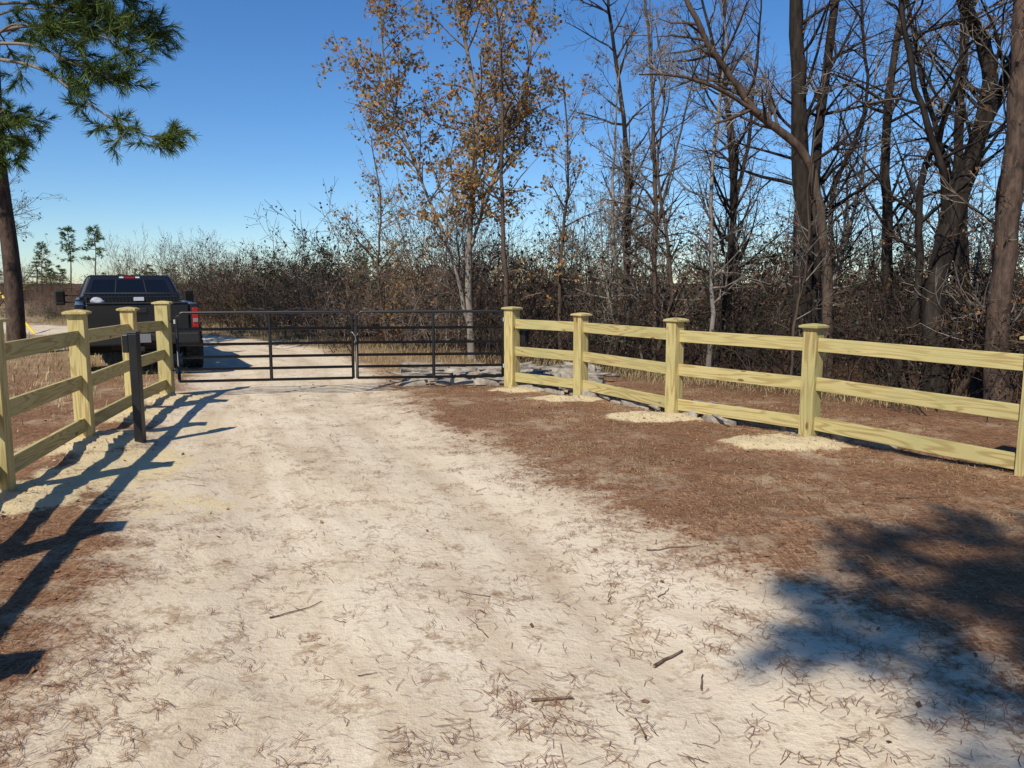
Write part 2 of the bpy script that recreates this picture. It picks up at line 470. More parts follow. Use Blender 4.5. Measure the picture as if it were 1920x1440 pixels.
def guided(m, P, r0, r1, R, o, nside, blen, start=0.25, lvl=2, jit=0.012):
    pts = smooth_path(P)
    pts = [p + Vector((R.gauss(0, jit), R.gauss(0, jit), 0)) for p in pts]
    L = len(pts)
    rads = [r0 + (r1 - r0) * (i / (L - 1)) ** 0.9 for i in range(L)]
    rads[0] *= 1.35
    rads = [r * R.uniform(.94, 1.06) for r in rads]
    m.tube(pts, rads, 10 if r0 > 0.08 else 6, 0)
    for k in range(nside):
        t = (start + (1 - start) * R.random()) * (L - 1)
        i = min(int(t), L - 2)
        q = pts[i].lerp(pts[i + 1], t - i)
        d = (pts[i + 1] - pts[i]).normalized()
        f = 1 - 0.55 * t / L
        grow(m, q, spawn_dir(d, radians(R.uniform(30, 75)), R), blen * R.uniform(.5, 1.1) * f,
             min(rads[i] * 0.6, 0.012 + 0.012 * blen * f), lvl, R, o)

# ------------------------------------------------------------------ key trees
def key_tree(name, stems, mats, seed, o):
    R = random.Random(seed)
    m = M()
    for (P, r0, r1, nside, blen, start) in stems:
        guided(m, P, r0, r1, R, o, nside, blen, start, o.get('lv', 2))
    x0, y0, z0 = stems[0][0][0]
    for v in m.v: v.x -= x0; v.y -= y0
    return m.obj(name, mats, None, (x0, y0, 0))

bare = dict(nch=[5, 6], wig=0.14, trop=0.04, leaves=[(2, 0.9, 0.05)])
key_tree('bare_tree', [
    ([(4.9, 13, -.1), (4.85, 13, 2), (4.73, 13, 3.65), (4.56, 13, 6.1), (4.6, 13.2, 8.5), (4.4, 13, 11)], .19, .06, 24, 2.6, .3),
    ([(5.0, 13.05, -.1), (5.12, 13.2, 2), (5.1, 13.3, 3.6), (5.3, 13.3, 6.3), (5.6, 13.4, 10)], .14, .04, 22, 2.4, .3)],
    [BARK_DARK, TWIG_BROWN, LEAF_BROWN], 11, bare)
key_tree('bare_tree', [
    ([(4.75, 11.5, -.1), (4.7, 11.5, 1.2), (4.58, 11.5, 2.27), (4.26, 11.5, 3.45), (3.53, 11.45, 4.05), (3.1, 11.4, 4.55), (2.55, 11.3, 5.3), (2.2, 11.3, 6.3), (2.0, 11.2, 7.5)], .09, .022, 32, 1.7, .4),
    ([(3.53, 11.45, 4.05), (2.83, 11.3, 4.4), (2.2, 11.2, 4.52), (1.76, 11.1, 4.5)], .035, .010, 14, 1.0, .2)],
    [BARK_BROWN, TWIG_GREY, LEAF_BROWN], 12, bare)
key_tree('bare_tree', [
    ([(5.85, 10.5, -.1), (5.72, 10.5, 1.43), (5.92, 10.5, 2.7), (6.22, 10.5, 3.75), (6.18, 10.5, 4.6), (5.8, 10.5, 5.4), (5.6, 10.4, 7), (5.7, 10.4, 9)], .16, .05, 24, 2.2, .3),
    ([(5.85, 10.5, 2.3), (5.6, 10.3, 3.1), (5.15, 10.2, 4.1), (4.8, 10.1, 5.3), (4.5, 10, 7)], .055, .02, 20, 1.8, .2),
    ([(6.1, 10.5, 3.4), (6.5, 10.6, 4.3), (6.9, 10.7, 5.6), (7.2, 10.8, 7.5)], .07, .02, 14, 1.8, .2),
    ([(6.0, 10.6, -.1), (6.15, 10.7, 1.4), (6.0, 10.8, 3.0), (5.5, 10.8, 4.4), (5.0, 10.8, 6.4)], .06, .02, 16, 1.6, .25)],
    [BARK_DARK, TWIG_GREY, LEAF_BROWN], 13, bare)
key_tree('bare_tree', [
    ([(2.6, 14, -.1), (2.57, 14, 2.2), (2.5, 14, 4.2), (2.35, 14, 6), (2.2, 14, 7.4)], .055, .015, 26, 1.7, .2),
    ([(2.57, 14, 2.6), (2.9, 14, 4.0), (3.2, 13.9, 5.5)], .03, .01, 14, 1.2, .2)],
    [BARK_BROWN, TWIG_GREY, LEAF_BROWN], 14, bare)
key_tree('bare_tree', [
    ([(3.2, 12.5, -.1), (3.22, 12.5, 1.5), (3.15, 12.5, 3.2), (3.3, 12.5, 5), (3.2, 12.4, 6.6)], .05, .012, 22, 1.4, .2)],
    [BARK_GREY, TWIG_GREY, LEAF_BROWN], 15, bare)
key_tree('bare_tree', [
    ([(6.3, 13, -.1), (6.25, 13, 2.2), (6.1, 13, 4.2), (6.3, 13, 6.5), (6.5, 13, 9)], .11, .03, 24, 2.1, .15)],
    [BARK_DARK, TWIG_BROWN, LEAF_RED], 16, dict(nch=[5, 5], wig=.13, trop=.04, leaves=[(2, 3.0, .065)]))
key_tree('bare_tree', [
    ([(7.9, 13.5, -.1), (7.8, 13.5, 2.2), (7.5, 13.4, 4.2), (7.6, 13.5, 6.5), (7.3, 13.5, 9)], .12, .03, 22, 2.3, .2)],
    [BARK_DARK, TWIG_BROWN, LEAF_BROWN], 17, bare)
key_tree('bare_tree', [
    ([(4.15, 11.2, -.1), (4.1, 11.2, 1.0), (4.25, 11.2, 2.0), (4.2, 11.2, 3.2), (4.4, 11.2, 4.6)], .028, .010, 16, 1.0, .15)],
    [BARK_BROWN, TWIG_GREY, LEAF_RED], 19, dict(nch=[5, 4], wig=.15, trop=.02, leaves=[(2, 1.6, .06)]))
key_tree('pine_tree', [
    ([(6.1, 9.5, -.1), (5.98, 9.5, 1.2), (6.02, 9.5, 3.1), (6.0, 9.5, 5.0), (6.1, 9.5, 8), (6.0, 9.5, 12)], .15, .09, 5, 1.2, .6)],
    [BARK_PINE, BARK_PINE, NEEDLE_G], 18, dict(nch=[4, 3], wig=.1, leaves=[(2, 10, .1)]))
aut = dict(nch=[6, 6], wig=.13, trop=.03, leaflvl=1, ang=(30, 70), leaves=[(2, 10.5, .085)])
key_tree('autumn_oak_tree', [
    ([(-.83, 16, -.1), (-.9, 16, 1.9), (-.8, 16, 3.6), (-.72, 16, 5.2), (-1.0, 16, 6.8), (-1.1, 16, 8.4)], .085, .02, 40, 2.6, .22),
    ([(-.86, 16, .6), (-1.25, 15.9, 2.2), (-1.9, 15.8, 3.9), (-2.4, 15.7, 5.4), (-2.6, 15.6, 7.2)], .045, .015, 38, 2.1, .25),
    ([(-.85, 16, 2.4), (-.2, 16.1, 4.2), (.3, 16.2, 5.8), (.5, 16.2, 7.6)], .04, .015, 28, 2.1, .1)],
    [BARK_GREY, TWIG_GREY, LEAF_ORANGE], 21, aut)
key_tree('autumn_tree', [
    ([(-.1, 14.5, -.1), (-.12, 14.5, 1.8), (-.2, 14.5, 3.6), (-.18, 14.5, 5.2), (-.3, 14.5, 6.8)], .06, .015, 24, 1.3, .35)],
    [BARK_BROWN, TWIG_GREY, LEAF_ORANGE], 22, dict(nch=[5, 5], wig=.12, trop=.06, leaflvl=1, leaves=[(2, 6.5, .075)]))
key_tree('autumn_tree', [
    ([(1.0, 15.5, -.1), (.95, 15.5, 1.8), (1.1, 15.5, 3.6), (1.0, 15.5, 5.6)], .05, .012, 26, 1.5, .2)],
    [BARK_BROWN, TWIG_GREY, LEAF_ORANGE], 23, dict(nch=[6, 5], wig=.12, trop=.06, leaflvl=1, leaves=[(2, 5, .07)]))
key_tree('autumn_tree', [
    ([(-3.0, 18.6, -.1), (-3.2, 18.6, 1.8), (-3.1, 18.6, 3.4), (-3.3, 18.6, 5.0)], .04, .012, 28, 1.7, .15)],
    [BARK_BROWN, TWIG_GREY, LEAF_ORANGE], 24, dict(nch=[6, 5], wig=.12, trop=.06, leaflvl=1, leaves=[(2, 5, .075)]))

# ------------------------------------------------------------------ woodland mass
def variant(seed, kind):
    R = random.Random(seed); m = M()
    if kind == 'sap':
        o = dict(nch=[4, 5], wig=.12, trop=.06, leaves=[(2, 2.5, .055)])
        P = [(0, 0, -.1)]; x = y = 0
        Ht = R.uniform(4.5, 6.5)
        for i in range(1, 6):
            x += R.gauss(0, .18); y += R.gauss(0, .18); P.append((x, y, Ht * i / 5))
        guided(m, P, R.uniform(.028, .05), .008, R, o, 24, 1.3, .1)
    elif kind == 'tree':
        o = dict(nch=[5, 5], wig=.13, trop=.04, leaves=[(2, 1.0, .055)])
        P = [(0, 0, -.1)]; x = y = 0
        for i in range(1, 6):
            x += R.gauss(0, .25); y += R.gauss(0, .25); P.append((x, y, 9.0 * i / 5))
        guided(m, P, R.uniform(.07, .12), .02, R, o, 26, 2.4, .2)
    elif kind == 'thicket':
        o = dict(nch=[4, 4], wig=.2, trop=.02, seg=.3, rmin=.0036, ang=(25, 75), leaves=[(2, 6, .06)])
        for k in range(32):
            a = R.uniform(0, 2 * pi); q = 1.6 * math.sqrt(R.random())
            d = Vector((R.gauss(0, .3), R.gauss(0, .3), 1)).normalized()
            grow(m, Vector((q * cos(a), q * sin(a), -.05)), d, R.uniform(.9, 2.6), R.uniform(.007, .016), 2, R, o)
    elif kind == 'shrub':
        o = dict(nch=[4, 5], wig=.12, trop=.06, seg=.34, rmin=.004, ang=(15, 45), leaves=[(2, 3, .055)])
        for k in range(20):
            a = R.uniform(0, 2 * pi); q = .9 * math.sqrt(R.random())
            d = Vector((R.gauss(0, .2), R.gauss(0, .2), 1)).normalized()
            grow(m, Vector((q * cos(a), q * sin(a), -.05)), d, R.uniform(2.0, 4.0), R.uniform(.012, .024), 2, R, o)
    elif kind == 'green':
        o = dict(nch=[4, 4], wig=.16, trop=.03, seg=.25, ang=(30, 70), leaves=[(2, 26, .06)])
        for k in range(14):
            d = Vector((R.gauss(0, .35), R.gauss(0, .35), 1)).normalized()
            grow(m, Vector((R.gauss(0, .3), R.gauss(0, .3), -.05)), d, R.uniform(.9, 1.9), R.uniform(.008, .014), 2, R, o)
    return m
V_SAP = [variant(100 + i, 'sap').mesh('sapling', [BARK_BROWN if i % 2 else BARK_GREY, TWIG_GREY, [LEAF_DARK, LEAF_BROWN][i % 2]]) for i in range(4)]
V_TREE = [variant(200 + i, 'tree').mesh('tall_bare_tree', [BARK_DARK, TWIG_BROWN, LEAF_BROWN]) for i in range(3)]
V_TH = [variant(300 + i, 'thicket').mesh('brush_clump', [BARK_BROWN, [TWIG_BROWN, TWIG_GREY, TWIG_BROWN][i], LEAF_BROWN]) for i in range(3)]
V_TH_SHADED = []  # brush copies in darker materials, standing in for shade under the trees
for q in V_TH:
    c = q.copy(); c.materials[0] = BARK_DARK; c.materials[1] = TWIG_SHADED; c.materials[2] = LEAF_DARK; V_TH_SHADED.append(c)
V_SH = [variant(400 + i, 'shrub').mesh('shrub', [BARK_BROWN, TWIG_BROWN, LEAF_BROWN]) for i in range(2)]
V_GR = [variant(500 + i, 'green').mesh('green_bush', [BARK_BROWN, TWIG_BROWN, LEAF_GREEN]) for i in range(2)]
YG = V_GR[0].copy(); YG.materials[2] = LEAF_YG

RW = random.Random(5)
def inst(me, x, y, s, parent, sz=None):
    o = bpy.data.objects.new(me.name, me)
    o.location = (x, y, -0.02); o.rotation_euler = (RW.gauss(0, .04), RW.gauss(0, .04), RW.uniform(0, 6.28))
    o.scale = (s, s, sz or s)
    return link(o, parent)
brush = empty('brush_thicket'); wood = empty('woodland_trees')
for off, sp, hs in [(0.6, 1.9, .72), (2.4, 2.1, 1.0), (5.0, 2.5, 1.2), (9, 3.2, 1.35), (15, 4.4, 1.6)]:
    s = 0
    while s < TL:
        p, nrm, i = bpoint(s)
        q = p + nrm * (off + RW.uniform(-.6, .6)) + Vector((RW.uniform(-.4, .4), RW.uniform(-.4, .4)))
        sc = hs * RW.uniform(.75, 1.25)
        u = RW.random()
        if i <= 4:
            sc *= 1.12 if i >= 2 else .95
            if u < .38 and i < 3: me_ = RW.choice(V_GR + V_TH_SHADED); sc *= 1.3
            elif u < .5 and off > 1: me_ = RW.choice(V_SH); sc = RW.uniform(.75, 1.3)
            elif u < .6 and i >= 3: me_ = RW.choice(V_GR + V_TH_SHADED)
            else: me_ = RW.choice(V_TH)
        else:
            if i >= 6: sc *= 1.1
            me_ = RW.choice(V_GR) if u < .14 else (RW.choice(V_TH_SHADED) if u < (.85 if i >= 6 else .4) else RW.choice(V_TH))
        inst(me_, q.x, q.y, sc, brush)
        s += sp * RW.uniform(.8, 1.2) * (1.35 if i < 2 else 1)
s0 = sum((BND[i + 1] - BND[i]).length for i in range(4))
s1 = TL - 9
k = 0
while k < 88:
    s = RW.uniform(s0, s1); p, nrm, i = bpoint(s)
    off = .8 + 16 * RW.random() ** 1.4
    q = p + nrm * off
    if i < 6 and RW.random() < .45: continue
    k += 1
    if RW.random() < .72 or i < 6:
        inst(RW.choice(V_SAP), q.x, q.y, RW.uniform(.7, 1.25) if i >= 6 else RW.uniform(.55, .9), wood)
    else:
        inst(RW.choice(V_TREE), q.x, q.y, RW.uniform(.75, 1.1), wood)
o = inst(YG, -8.3, 25.5, .8, None); o.name = 'yellow_green_bush'
lb = empty('field_brush')
for k in range(110):
    y = RW.uniform(22, 75); x = -y * RW.uniform(.52, .85)
    if road_sd(np.array([x]), np.array([y]))[0] > -1: continue
    inst(RW.choice(V_TH + V_GR + V_SH), x, y, RW.uniform(.25, .5) * (1 + max(0, y - 40) / 30), lb)

# ------------------------------------------------------------------ pines
def tuft(m, p, d, R, ln=.2, k=16, w=.007, mat=2):
    for _ in range(k):
        a = (d * 1.0 + rv(R) * .6).normalized()
        c = a.cross(rv(R))
        if c.length < 1e-6: continue
        c.normalize(); c *= w
        e = p + a * ln * R.uniform(.7, 1.1) - UP * .02
        b = len(m.v)
        q = p - d * R.uniform(0, .08)
        m.v += [q - c, q + c, e + c * .4, e - c * .4]
        m.f.append((b, b + 1, b + 2, b + 3)); m.m.append(mat)

def pine_limb(m, P, r0, R, ntw, twl, ln=.2, k=16, w=.007):
    pts = smooth_path(P, 5); L = len(pts)
    rads = [r0 * (1 - .8 * i / (L - 1)) for i in range(L)]
    m.tube(pts, rads, 5, 1)
    for j in range(ntw):
        t = (.3 + .7 * R.random() ** .8) * (L - 1); i = min(int(t), L - 2)
        q = pts[i].lerp(pts[i + 1], t - i); d = (pts[i + 1] - pts[i]).normalized()
        dd = (d * .7 + Vector((R.gauss(0, .6), R.gauss(0, .6), R.gauss(.1, .3)))).normalized()
        l = twl * R.uniform(.5, 1.1)
        e = q + dd * l * .5 + rv(R) * .03; f = e + (dd + UP * .25 + rv(R) * .15).normalized() * l * .5
        m.tube([q, e, f], [.009, .007, .004], 3, 1)
        for s in range(5):
            a = e.lerp(f, s / 4)
            tuft(m, a, (f - e).normalized(), R, ln, k, w)
            if s in (1, 3):
                dd2 = spawn_dir(dd, radians(50), R)
                g = a + dd2 * l * .35
                m.tube([a, g], [.006, .004], 3, 1)
                tuft(m, g, dd2, R, ln, k, w); tuft(m, a.lerp(g, .6), dd2, R, ln, k, w)

R = random.Random(31); m = M()
px, py = -11.1, 17.2
tr = smooth_path([(0, 0, -.1), (.05, 0, 2), (-.05, 0, 4.5), (.05, 0, 7.5), (.0, 0, 10.5), (.1, 0, 13)])
m.tube(tr, [.2 - .14 * i / (len(tr) - 1) for i in range(len(tr))], 10, 0)
pine_limb(m, [(0, 0, 6.4), (1.2, -.3, 6.1), (2.2, -.5, 5.4), (3.0, -.6, 4.9), (3.7, -.6, 4.6)], .045, R, 26, .75)
pine_limb(m, [(0, 0, 6.7), (1.0, -.2, 6.6), (1.9, -.3, 6.2), (2.7, -.5, 5.9)], .04, R, 28, .85)
pine_limb(m, [(0, 0, 6.9), (1.0, -.2, 7.0), (2.0, -.3, 6.9), (2.9, -.5, 6.6)], .045, R, 30, .85)
pine_limb(m, [(0, 0, 7.5), (1.1, 0, 7.5), (2.1, .2, 7.3), (3.0, .2, 7.0)], .04, R, 30, .85)
pine_limb(m, [(0, 0, 7.9), (1.1, -.3, 8.0), (2.0, -.2, 7.9), (2.8, -.2, 7.7)], .04, R, 26, .85)
pine_limb(m, [(0, 0, 8.3), (1.0, -.5, 8.6), (1.9, -.8, 8.5), (2.6, -1., 8.3)], .04, R, 22, .8)
pine_limb(m, [(0, 0, 5.6), (.4, -.6, 5.4), (.9, -1.1, 5.0), (1.1, -1.4, 4.6)], .03, R, 16, .6)
pine_limb(m, [(0, 0, 5.2), (.3, -.4, 5.1), (.6, -.7, 4.6), (.8, -.9, 4.1)], .025, R, 12, .55)
for k in range(42):
    z = R.uniform(4.2, 12.8); a = R.uniform(0, 2 * pi)
    if z < 6.2: a = R.uniform(1.6, 4.7)
    l = (2.6 if z < 9 else 3.0 * (13.8 - z) / 5) * R.uniform(.6, 1.05)
    dx, dy = cos(a), sin(a)
    pine_limb(m, [(0, 0, z), (dx * l * .35, dy * l * .35, z + .25), (dx * l * .7, dy * l * .7, z + .1), (dx * l, dy * l, z - .1)], .03, R, 9, .75)
m.obj('pine_tree', [BARK_PINE, TWIG_GREY, NEEDLE_G], None, (px, py, 0))

key_tree('autumn_tree', [
    ([(-13.0, 19.5, -.1), (-13.0, 19.5, 1.6), (-12.8, 19.5, 3.2), (-12.6, 19.4, 5.0)], .05, .012, 32, 2.0, .15)],
    [BARK_BROWN, TWIG_GREY, LEAF_ORANGE], 41, dict(nch=[6, 5], wig=.12, trop=.04, leaflvl=1, leaves=[(2, 2.5, .06)]))

# pine behind the photographer that shades the right foreground
R = random.Random(77); m = M()
tr = smooth_path([(0, 0, -.1), (.1, 0, 4), (0, .1, 8), (.1, 0, 12), (0, 0, 15)])
m.tube(tr, [.22 - .14 * i / (len(tr) - 1) for i in range(len(tr))], 10, 0)
for (ex, ey, ez) in [(-3.6, .0, 10.0), (-2.9, .5, 10.8), (-3.2, -.6, 10.3), (-2.1, .2, 11.3), (-3.9, .3, 10.6), (-2.5, -.5, 10.8), (-1.7, .6, 10.9), (-2.8, .1, 10.1), (-1.2, .2, 10.6), (-1.5, -.6, 10.3), (-2.2, -.9, 10.2), (-3.0, -.9, 10.2), (-1.0, -.6, 10.2), (-2.6, -.3, 9.8), (-2.2, .1, 10.4), (-1.8, -.1, 10.1), (-3.3, .2, 10.3), (-.6, .3, 10.6)]:
    pine_limb(m, [(0, 0, ez - .8), (ex * .4, ey * .4, ez - .3), (ex * .75, ey * .75, ez), (ex, ey, ez)], .04, R, 17, .75, .2, 14, .010)
m.obj('pine_tree', [BARK_PINE, BARK_BROWN, NEEDLE_G], None, (0.78, -5.85, 0))

def small_pine(seed, bare_to=.5):
    R = random.Random(seed); m = M()
    P = smooth_path([(0, 0, 0), (R.gauss(0, .15), 0, 3), (R.gauss(0, .2), 0, 6), (R.gauss(0, .2), 0, 9)])
    m.tube(P, [.12 - .09 * i / (len(P) - 1) for i in range(len(P))], 5, 0)
    for k in range(34):
        z = R.uniform(9 * bare_to, 9); a = R.uniform(0, 2 * pi); l = (.5 + 1.3 * (9.6 - z) / 4.5) * R.uniform(.5, 1) if bare_to > .3 else 2.4 * (9.8 - z) / 9 * R.uniform(.6, 1.1)
        e = Vector((cos(a) * l, sin(a) * l, z + R.uniform(0, .3)))
        m.tube([Vector((0, 0, z)), e], [.03, .01], 3, 0)
        for s in range(5):
            tuft(m, Vector((0, 0, z)).lerp(e, .4 + .15 * s) + rv(R) * .12, (e - Vector((0, 0, z))).normalized(), R, .42, 9, .035, 1)
    return m
SP = [small_pine(1).mesh('distant_pine', [BARK_PINE, NEEDLE_G]), small_pine(2).mesh('distant_pine', [BARK_PINE, NEEDLE_G]), small_pine(3, .12).mesh('distant_pine', [BARK_PINE, NEEDLE_G])]
for (x, y, s, k) in [(-61.5, 108, 1.0, 0), (-57.6, 108, 1.02, 1), (-74, 122, .86, 1)]:
    o = inst(SP[k], x, y, s, None); o.name = 'pine_tree'
tl = empty('distant_tree_line')
for k in range(260):
    x = -260 + 1.75 * k + RW.uniform(-2, 2); y = 170 + RW.uniform(-20, 25) + .15 * x
    o = inst(SP[2], x, y, 1, tl); q = RW.uniform(.9, 1.5); o.scale = (q, q, RW.uniform(.35, .65))

# ------------------------------------------------------------------ fences
def fence(name, posts, rails_z):
    root = empty(name, (posts[0][0], posts[0][1], 0))
    bx, by = posts[0][0], posts[0][1]
    n = len(posts); RF = random.Random(len(name) + int(abs(bx) * 10))
    for i, (x, y, h, w) in enumerate(posts):
        a = posts[max(i - 1, 0)]; c = posts[min(i + 1, n - 1)]
        ang = math.atan2(c[1] - a[1], c[0] - a[0]) + RF.gauss(0, .02)
        o = bpy.data.objects.new('post_%d' % (i + 1), box_mesh('post', w, w, h - .03 + .3, WOODZ, .005, True))
        o.location = (x - bx, y - by, -.3); o.rotation_euler = (RF.gauss(0, .004), RF.gauss(0, .004), ang); link(o, root)
        bm = bmesh.new(); cw = w / 2 + .032
        rings = []
        for (hw_, z) in [(w / 2 + .006, -.012), (w / 2 + .006, 0), (cw, 0.002), (cw, .022), (cw - .03, .034), (.02, .044)]:
            rings.append([bm.verts.new((sx * hw_, sy * hw_, z)) for sx, sy in ((-1, -1), (1, -1), (1, 1), (-1, 1))])
        for r1, r2 in zip(rings, rings[1:]):
            for k in range(4): bm.faces.new((r1[k], r1[(k + 1) % 4], r2[(k + 1) % 4], r2[k]))
        bm.faces.new(rings[-1]); bm.faces.new(rings[0][::-1])
        me = bpy.data.meshes.new('cap'); bm.to_mesh(me); bm.free(); me.materials.append(WOODX)
        o = bpy.data.objects.new('post_cap_%d' % (i + 1), me); o.location = (x - bx, y - by, h - .028); o.rotation_euler = (0, 0, ang)
        link(o, root)
    for i in range(n - 1):
        a = posts[i]; c = posts[i + 1]
        A = Vector((a[0] - bx, a[1] - by, 0)); C = Vector((c[0] - bx, c[1] - by, 0))
        d = (C - A); L = d.length - .11; ang = math.atan2(d.y, d.x)
        for j in range(3):
            z1 = rails_z[i][j] + RF.gauss(0, .005); z2 = rails_z[i + 1][j] + RF.gauss(0, .005)
            mid = (A + C) / 2
            o = bpy.data.objects.new('rail_%d_%d' % (i + 1, j + 1), box_mesh('rail', L, .04, .138, WOODX, .004))
            o.location = (mid.x, mid.y, (z1 + z2) / 2)
            o.rotation_euler = (RF.gauss(0, .012), -math.atan2(z2 - z1, L), ang)
            link(o, root)
    return root
LP = [(-2.75, 1.9, 1.38, .15), (-3.3, 3.75, 1.38, .15), (-3.83, 5.62, 1.39, .15), (-4.31, 7.65, 1.37, .15), (-4.71, 9.48, 1.34, .15), (-4.95, 10.95, 1.38, .17)]
LZ = [(1.13, .69, .25)] * 3 + [(1.11, .66, .23), (1.08, .65, .22), (1.05, .64, .22)]
fence('wooden_fence', LP, LZ)
RP = [(0.0, 11.65, 1.28, .17), (.97, 10.8, 1.22, .15), (1.96, 9.21, 1.22, .15), (3.10, 7.91, 1.22, .15), (4.27, 6.22, 1.22, .15), (5.4, 4.6, 1.22, .15)]
RZ = [(1.03, .62, .22)] * 2 + [(1.02, .61, .20)] * 2 + [(1.0, .58, .17)] * 2
fr = fence('wooden_fence', RP, RZ)

BLACK = simple('black_powder_coat', (0.012, 0.012, 0.013), .4, .0, .2, 40)
STEEL = simple('galvanised_steel', (0.3, 0.3, 0.29), .5, .8)
box('control_box', (.15, .10, .19), (.17, .03, .84), BLACK, fr, .008, (0, 0, -.7))

# ------------------------------------------------------------------ tubular gate
def gate_leaf(parent, A, B, name):
    A = Vector(A); B = Vector(B); d = (B - A); L = d.length; u = d.normalized()
    def P(s, z): return Vector((A.x + u.x * s, A.y + u.y * s, z))
    m = M(); r = .022; zt, zb = 1.225, .235
    rc = .1
    loop = [P(0, zb)]
    loop += [P(0, zt - rc)] + [P(rc - rc * cos(t), zt - rc + rc * sin(t)) for t in np.linspace(.2, pi / 2, 6)]
    loop += [P(L - rc + rc * sin(t), zt - rc + rc * cos(t)) for t in np.linspace(0, pi / 2 - .2, 6)] + [P(L, zt - rc), P(L, zb)]
    m.tube(loop, [r] * len(loop), 10, 0, True)
    for z in (zb + .005, .41, .585, .77, .985):
        m.tube([P(.0, z), P(L, z)], [r * .95, r * .95], 10, 0, True)
    m.tube([P(L * .52, zb), P(L * .52, zt)], [.024, .024], 8, 0)
    return m.obj(name, [BLACK], parent)
g = empty('farm_gate')
gate_leaf(g, (-4.78, 10.98, 0), (-2.37, 11.42, 0), 'left_leaf')
gate_leaf(g, (-2.31, 11.43, 0), (-.14, 11.66, 0), 'right_leaf')
m = M()
for (x, y) in ((-4.80, 10.98), (-.12, 11.66)):
    for z in (.4, 1.1):
        m.tube([Vector((x, y, z - .03)), Vector((x, y, z + .03))], [.03, .03], 8, 0, True)
        m.tube([Vector((x, y, z)), Vector((x + (.12 if x > -1 else -.12), y - .02, z))], [.012, .012], 6, 0, True)
pts = [Vector((-2.34 + .05 * cos(t), 11.42 + .045 * sin(t), .90 + .03 * sin(2 * t))) for t in np.linspace(0, 2 * pi, 14)]
m.tube(pts, [.008] * 14, 5, 0)
pts = [Vector((-2.34 + .03 * sin(t), 11.38, .89 - .12 * t / 3)) for t in np.linspace(0, 3, 8)]
m.tube(pts, [.008] * 8, 5, 0)
m.obj('hinges_and_chain', [STEEL], g)

kp = empty('keypad_post', (-3.76, 7.65, 0))
box('post', (.085, .085, 1.32), (0, 0, .49), BLACK, kp, .006)
box('cap', (.096, .096, .018), (0, 0, 1.159), BLACK, kp, .004)
box('keypad_box', (.06, .09, .18), (-.073, 0, 1.05), BLACK, kp, .008)

# ------------------------------------------------------------------ truck
PAINT, nt, b = newmat('black_car_paint')
tc = N(nt, 'ShaderNodeTexCoord')
f = noisen(nt, tc.outputs['Object'], 6, 5)
nt.links.new(mixc(nt, f, (0.005, 0.005, 0.006), (0.011, 0.010, 0.010)), b.inputs['Base Color'])
b.inputs['Roughness'].default_value = .3; b.inputs['Coat Weight'].default_value = .4; b.inputs['Coat Roughness'].default_value = .1
GLASS, nt, b = newmat('tinted_glass')
tc = N(nt, 'ShaderNodeTexCoord'); f = noisen(nt, tc.outputs['Object'], 2, 2)
nt.links.new(mixc(nt, f, (0.004, 0.005, 0.006), (0.008, 0.009, 0.011)), b.inputs['Base Color'])
b.inputs['Roughness'].default_value = .06
RUB = simple('tyre_rubber', (0.022, 0.021, 0.02), .85, 0, .3, 30)
DARKP = simple('black_plastic', (0.012, 0.012, 0.012), .7)
REDL = simple('red_lens', (0.33, 0.010, 0.009), .25)
WHITEL = simple('clear_lens', (0.6, 0.6, 0.6), .15)
PLATE = simple('license_plate_metal', (0.20, 0.205, 0.21), .4)
CHROME = simple('chrome', (0.3, 0.3, 0.31), .3, 1.0)
tk = empty('pickup_truck', (-7.05, 14.45, 0), radians(29))
W = .98
def prof_extrude(name, prof, x0, x1, mat, parent, bev=.02):
    bm = bmesh.new()
    a = [bm.verts.new((x0, y, z)) for y, z in prof]; c = [bm.verts.new((x1, y, z)) for y, z in prof]
    n = len(prof)
    for i in range(n): bm.faces.new((a[i], a[(i + 1) % n], c[(i + 1) % n], c[i]))
    bm.faces.new(a[::-1]); bm.faces.new(c)
    bmesh.ops.recalc_face_normals(bm, faces=bm.faces)
    me = bpy.data.meshes.new(name); bm.to_mesh(me); bm.free(); me.materials.append(mat)
    o = bpy.data.objects.new(name, me); link(o, parent)
    if bev:
        md = o.modifiers.new('b', 'BEVEL'); md.width = bev; md.segments = 3; md.limit_method = 'ANGLE'
    return o
def arch(cy, r, z0, n=12):
    c = .43
    a0 = math.asin((z0 - c) / r)
    return [(cy - r * cos(t), c + r * sin(t)) for t in np.linspace(a0, pi - a0, n)]
bedp = [(-1.12, .66)] + arch(0, .52, .62) + [(1.0, .60), (1.0, 1.30), (-1.12, 1.28)]
prof_extrude('bed_side_left', bedp, -W, -W + .16, PAINT, tk, .03)
prof_extrude('bed_side_right', bedp, W - .16, W, PAINT, tk, .03)
box('bed_floor', (1.64, 2.05, .06), (0, -.03, .80), DARKP, tk)
box('tailgate', (1.62, .07, .58), (0, -1.10, .99), PAINT, tk, .02)
box('tailgate_spoiler', (1.6, .1, .03), (0, -1.10, 1.296), DARKP, tk, .01)
box('tailgate_handle', (.26, .03, .09), (0, -1.142, 1.17), DARKP, tk, .01)
for s in (-1, 1):
    box('tail_light', (.11, .05, .36), (s * .915, -1.115, 1.03), REDL, tk, .015)
    box('reverse_light', (.08, .02, .07), (s * .915, -1.145, .98), PLATE, tk, .006)
box('rear_bumper', (1.9, .2, .2), (0, -1.27, .68), DARKP, tk, .03)
box('bumper_step', (.5, .05, .1), (0, -1.385, .70), DARKP, tk, .01)
box('license_plate', (.3, .012, .15), (0, -1.417, .70), PLATE, tk, .004)
box('hitch', (.08, .3, .08), (0, -1.35, .52), DARKP, tk, .01)
box('frame_chassis', (.9, 5.0, .14), (0, 1.5, .56), DARKP, tk, .02)
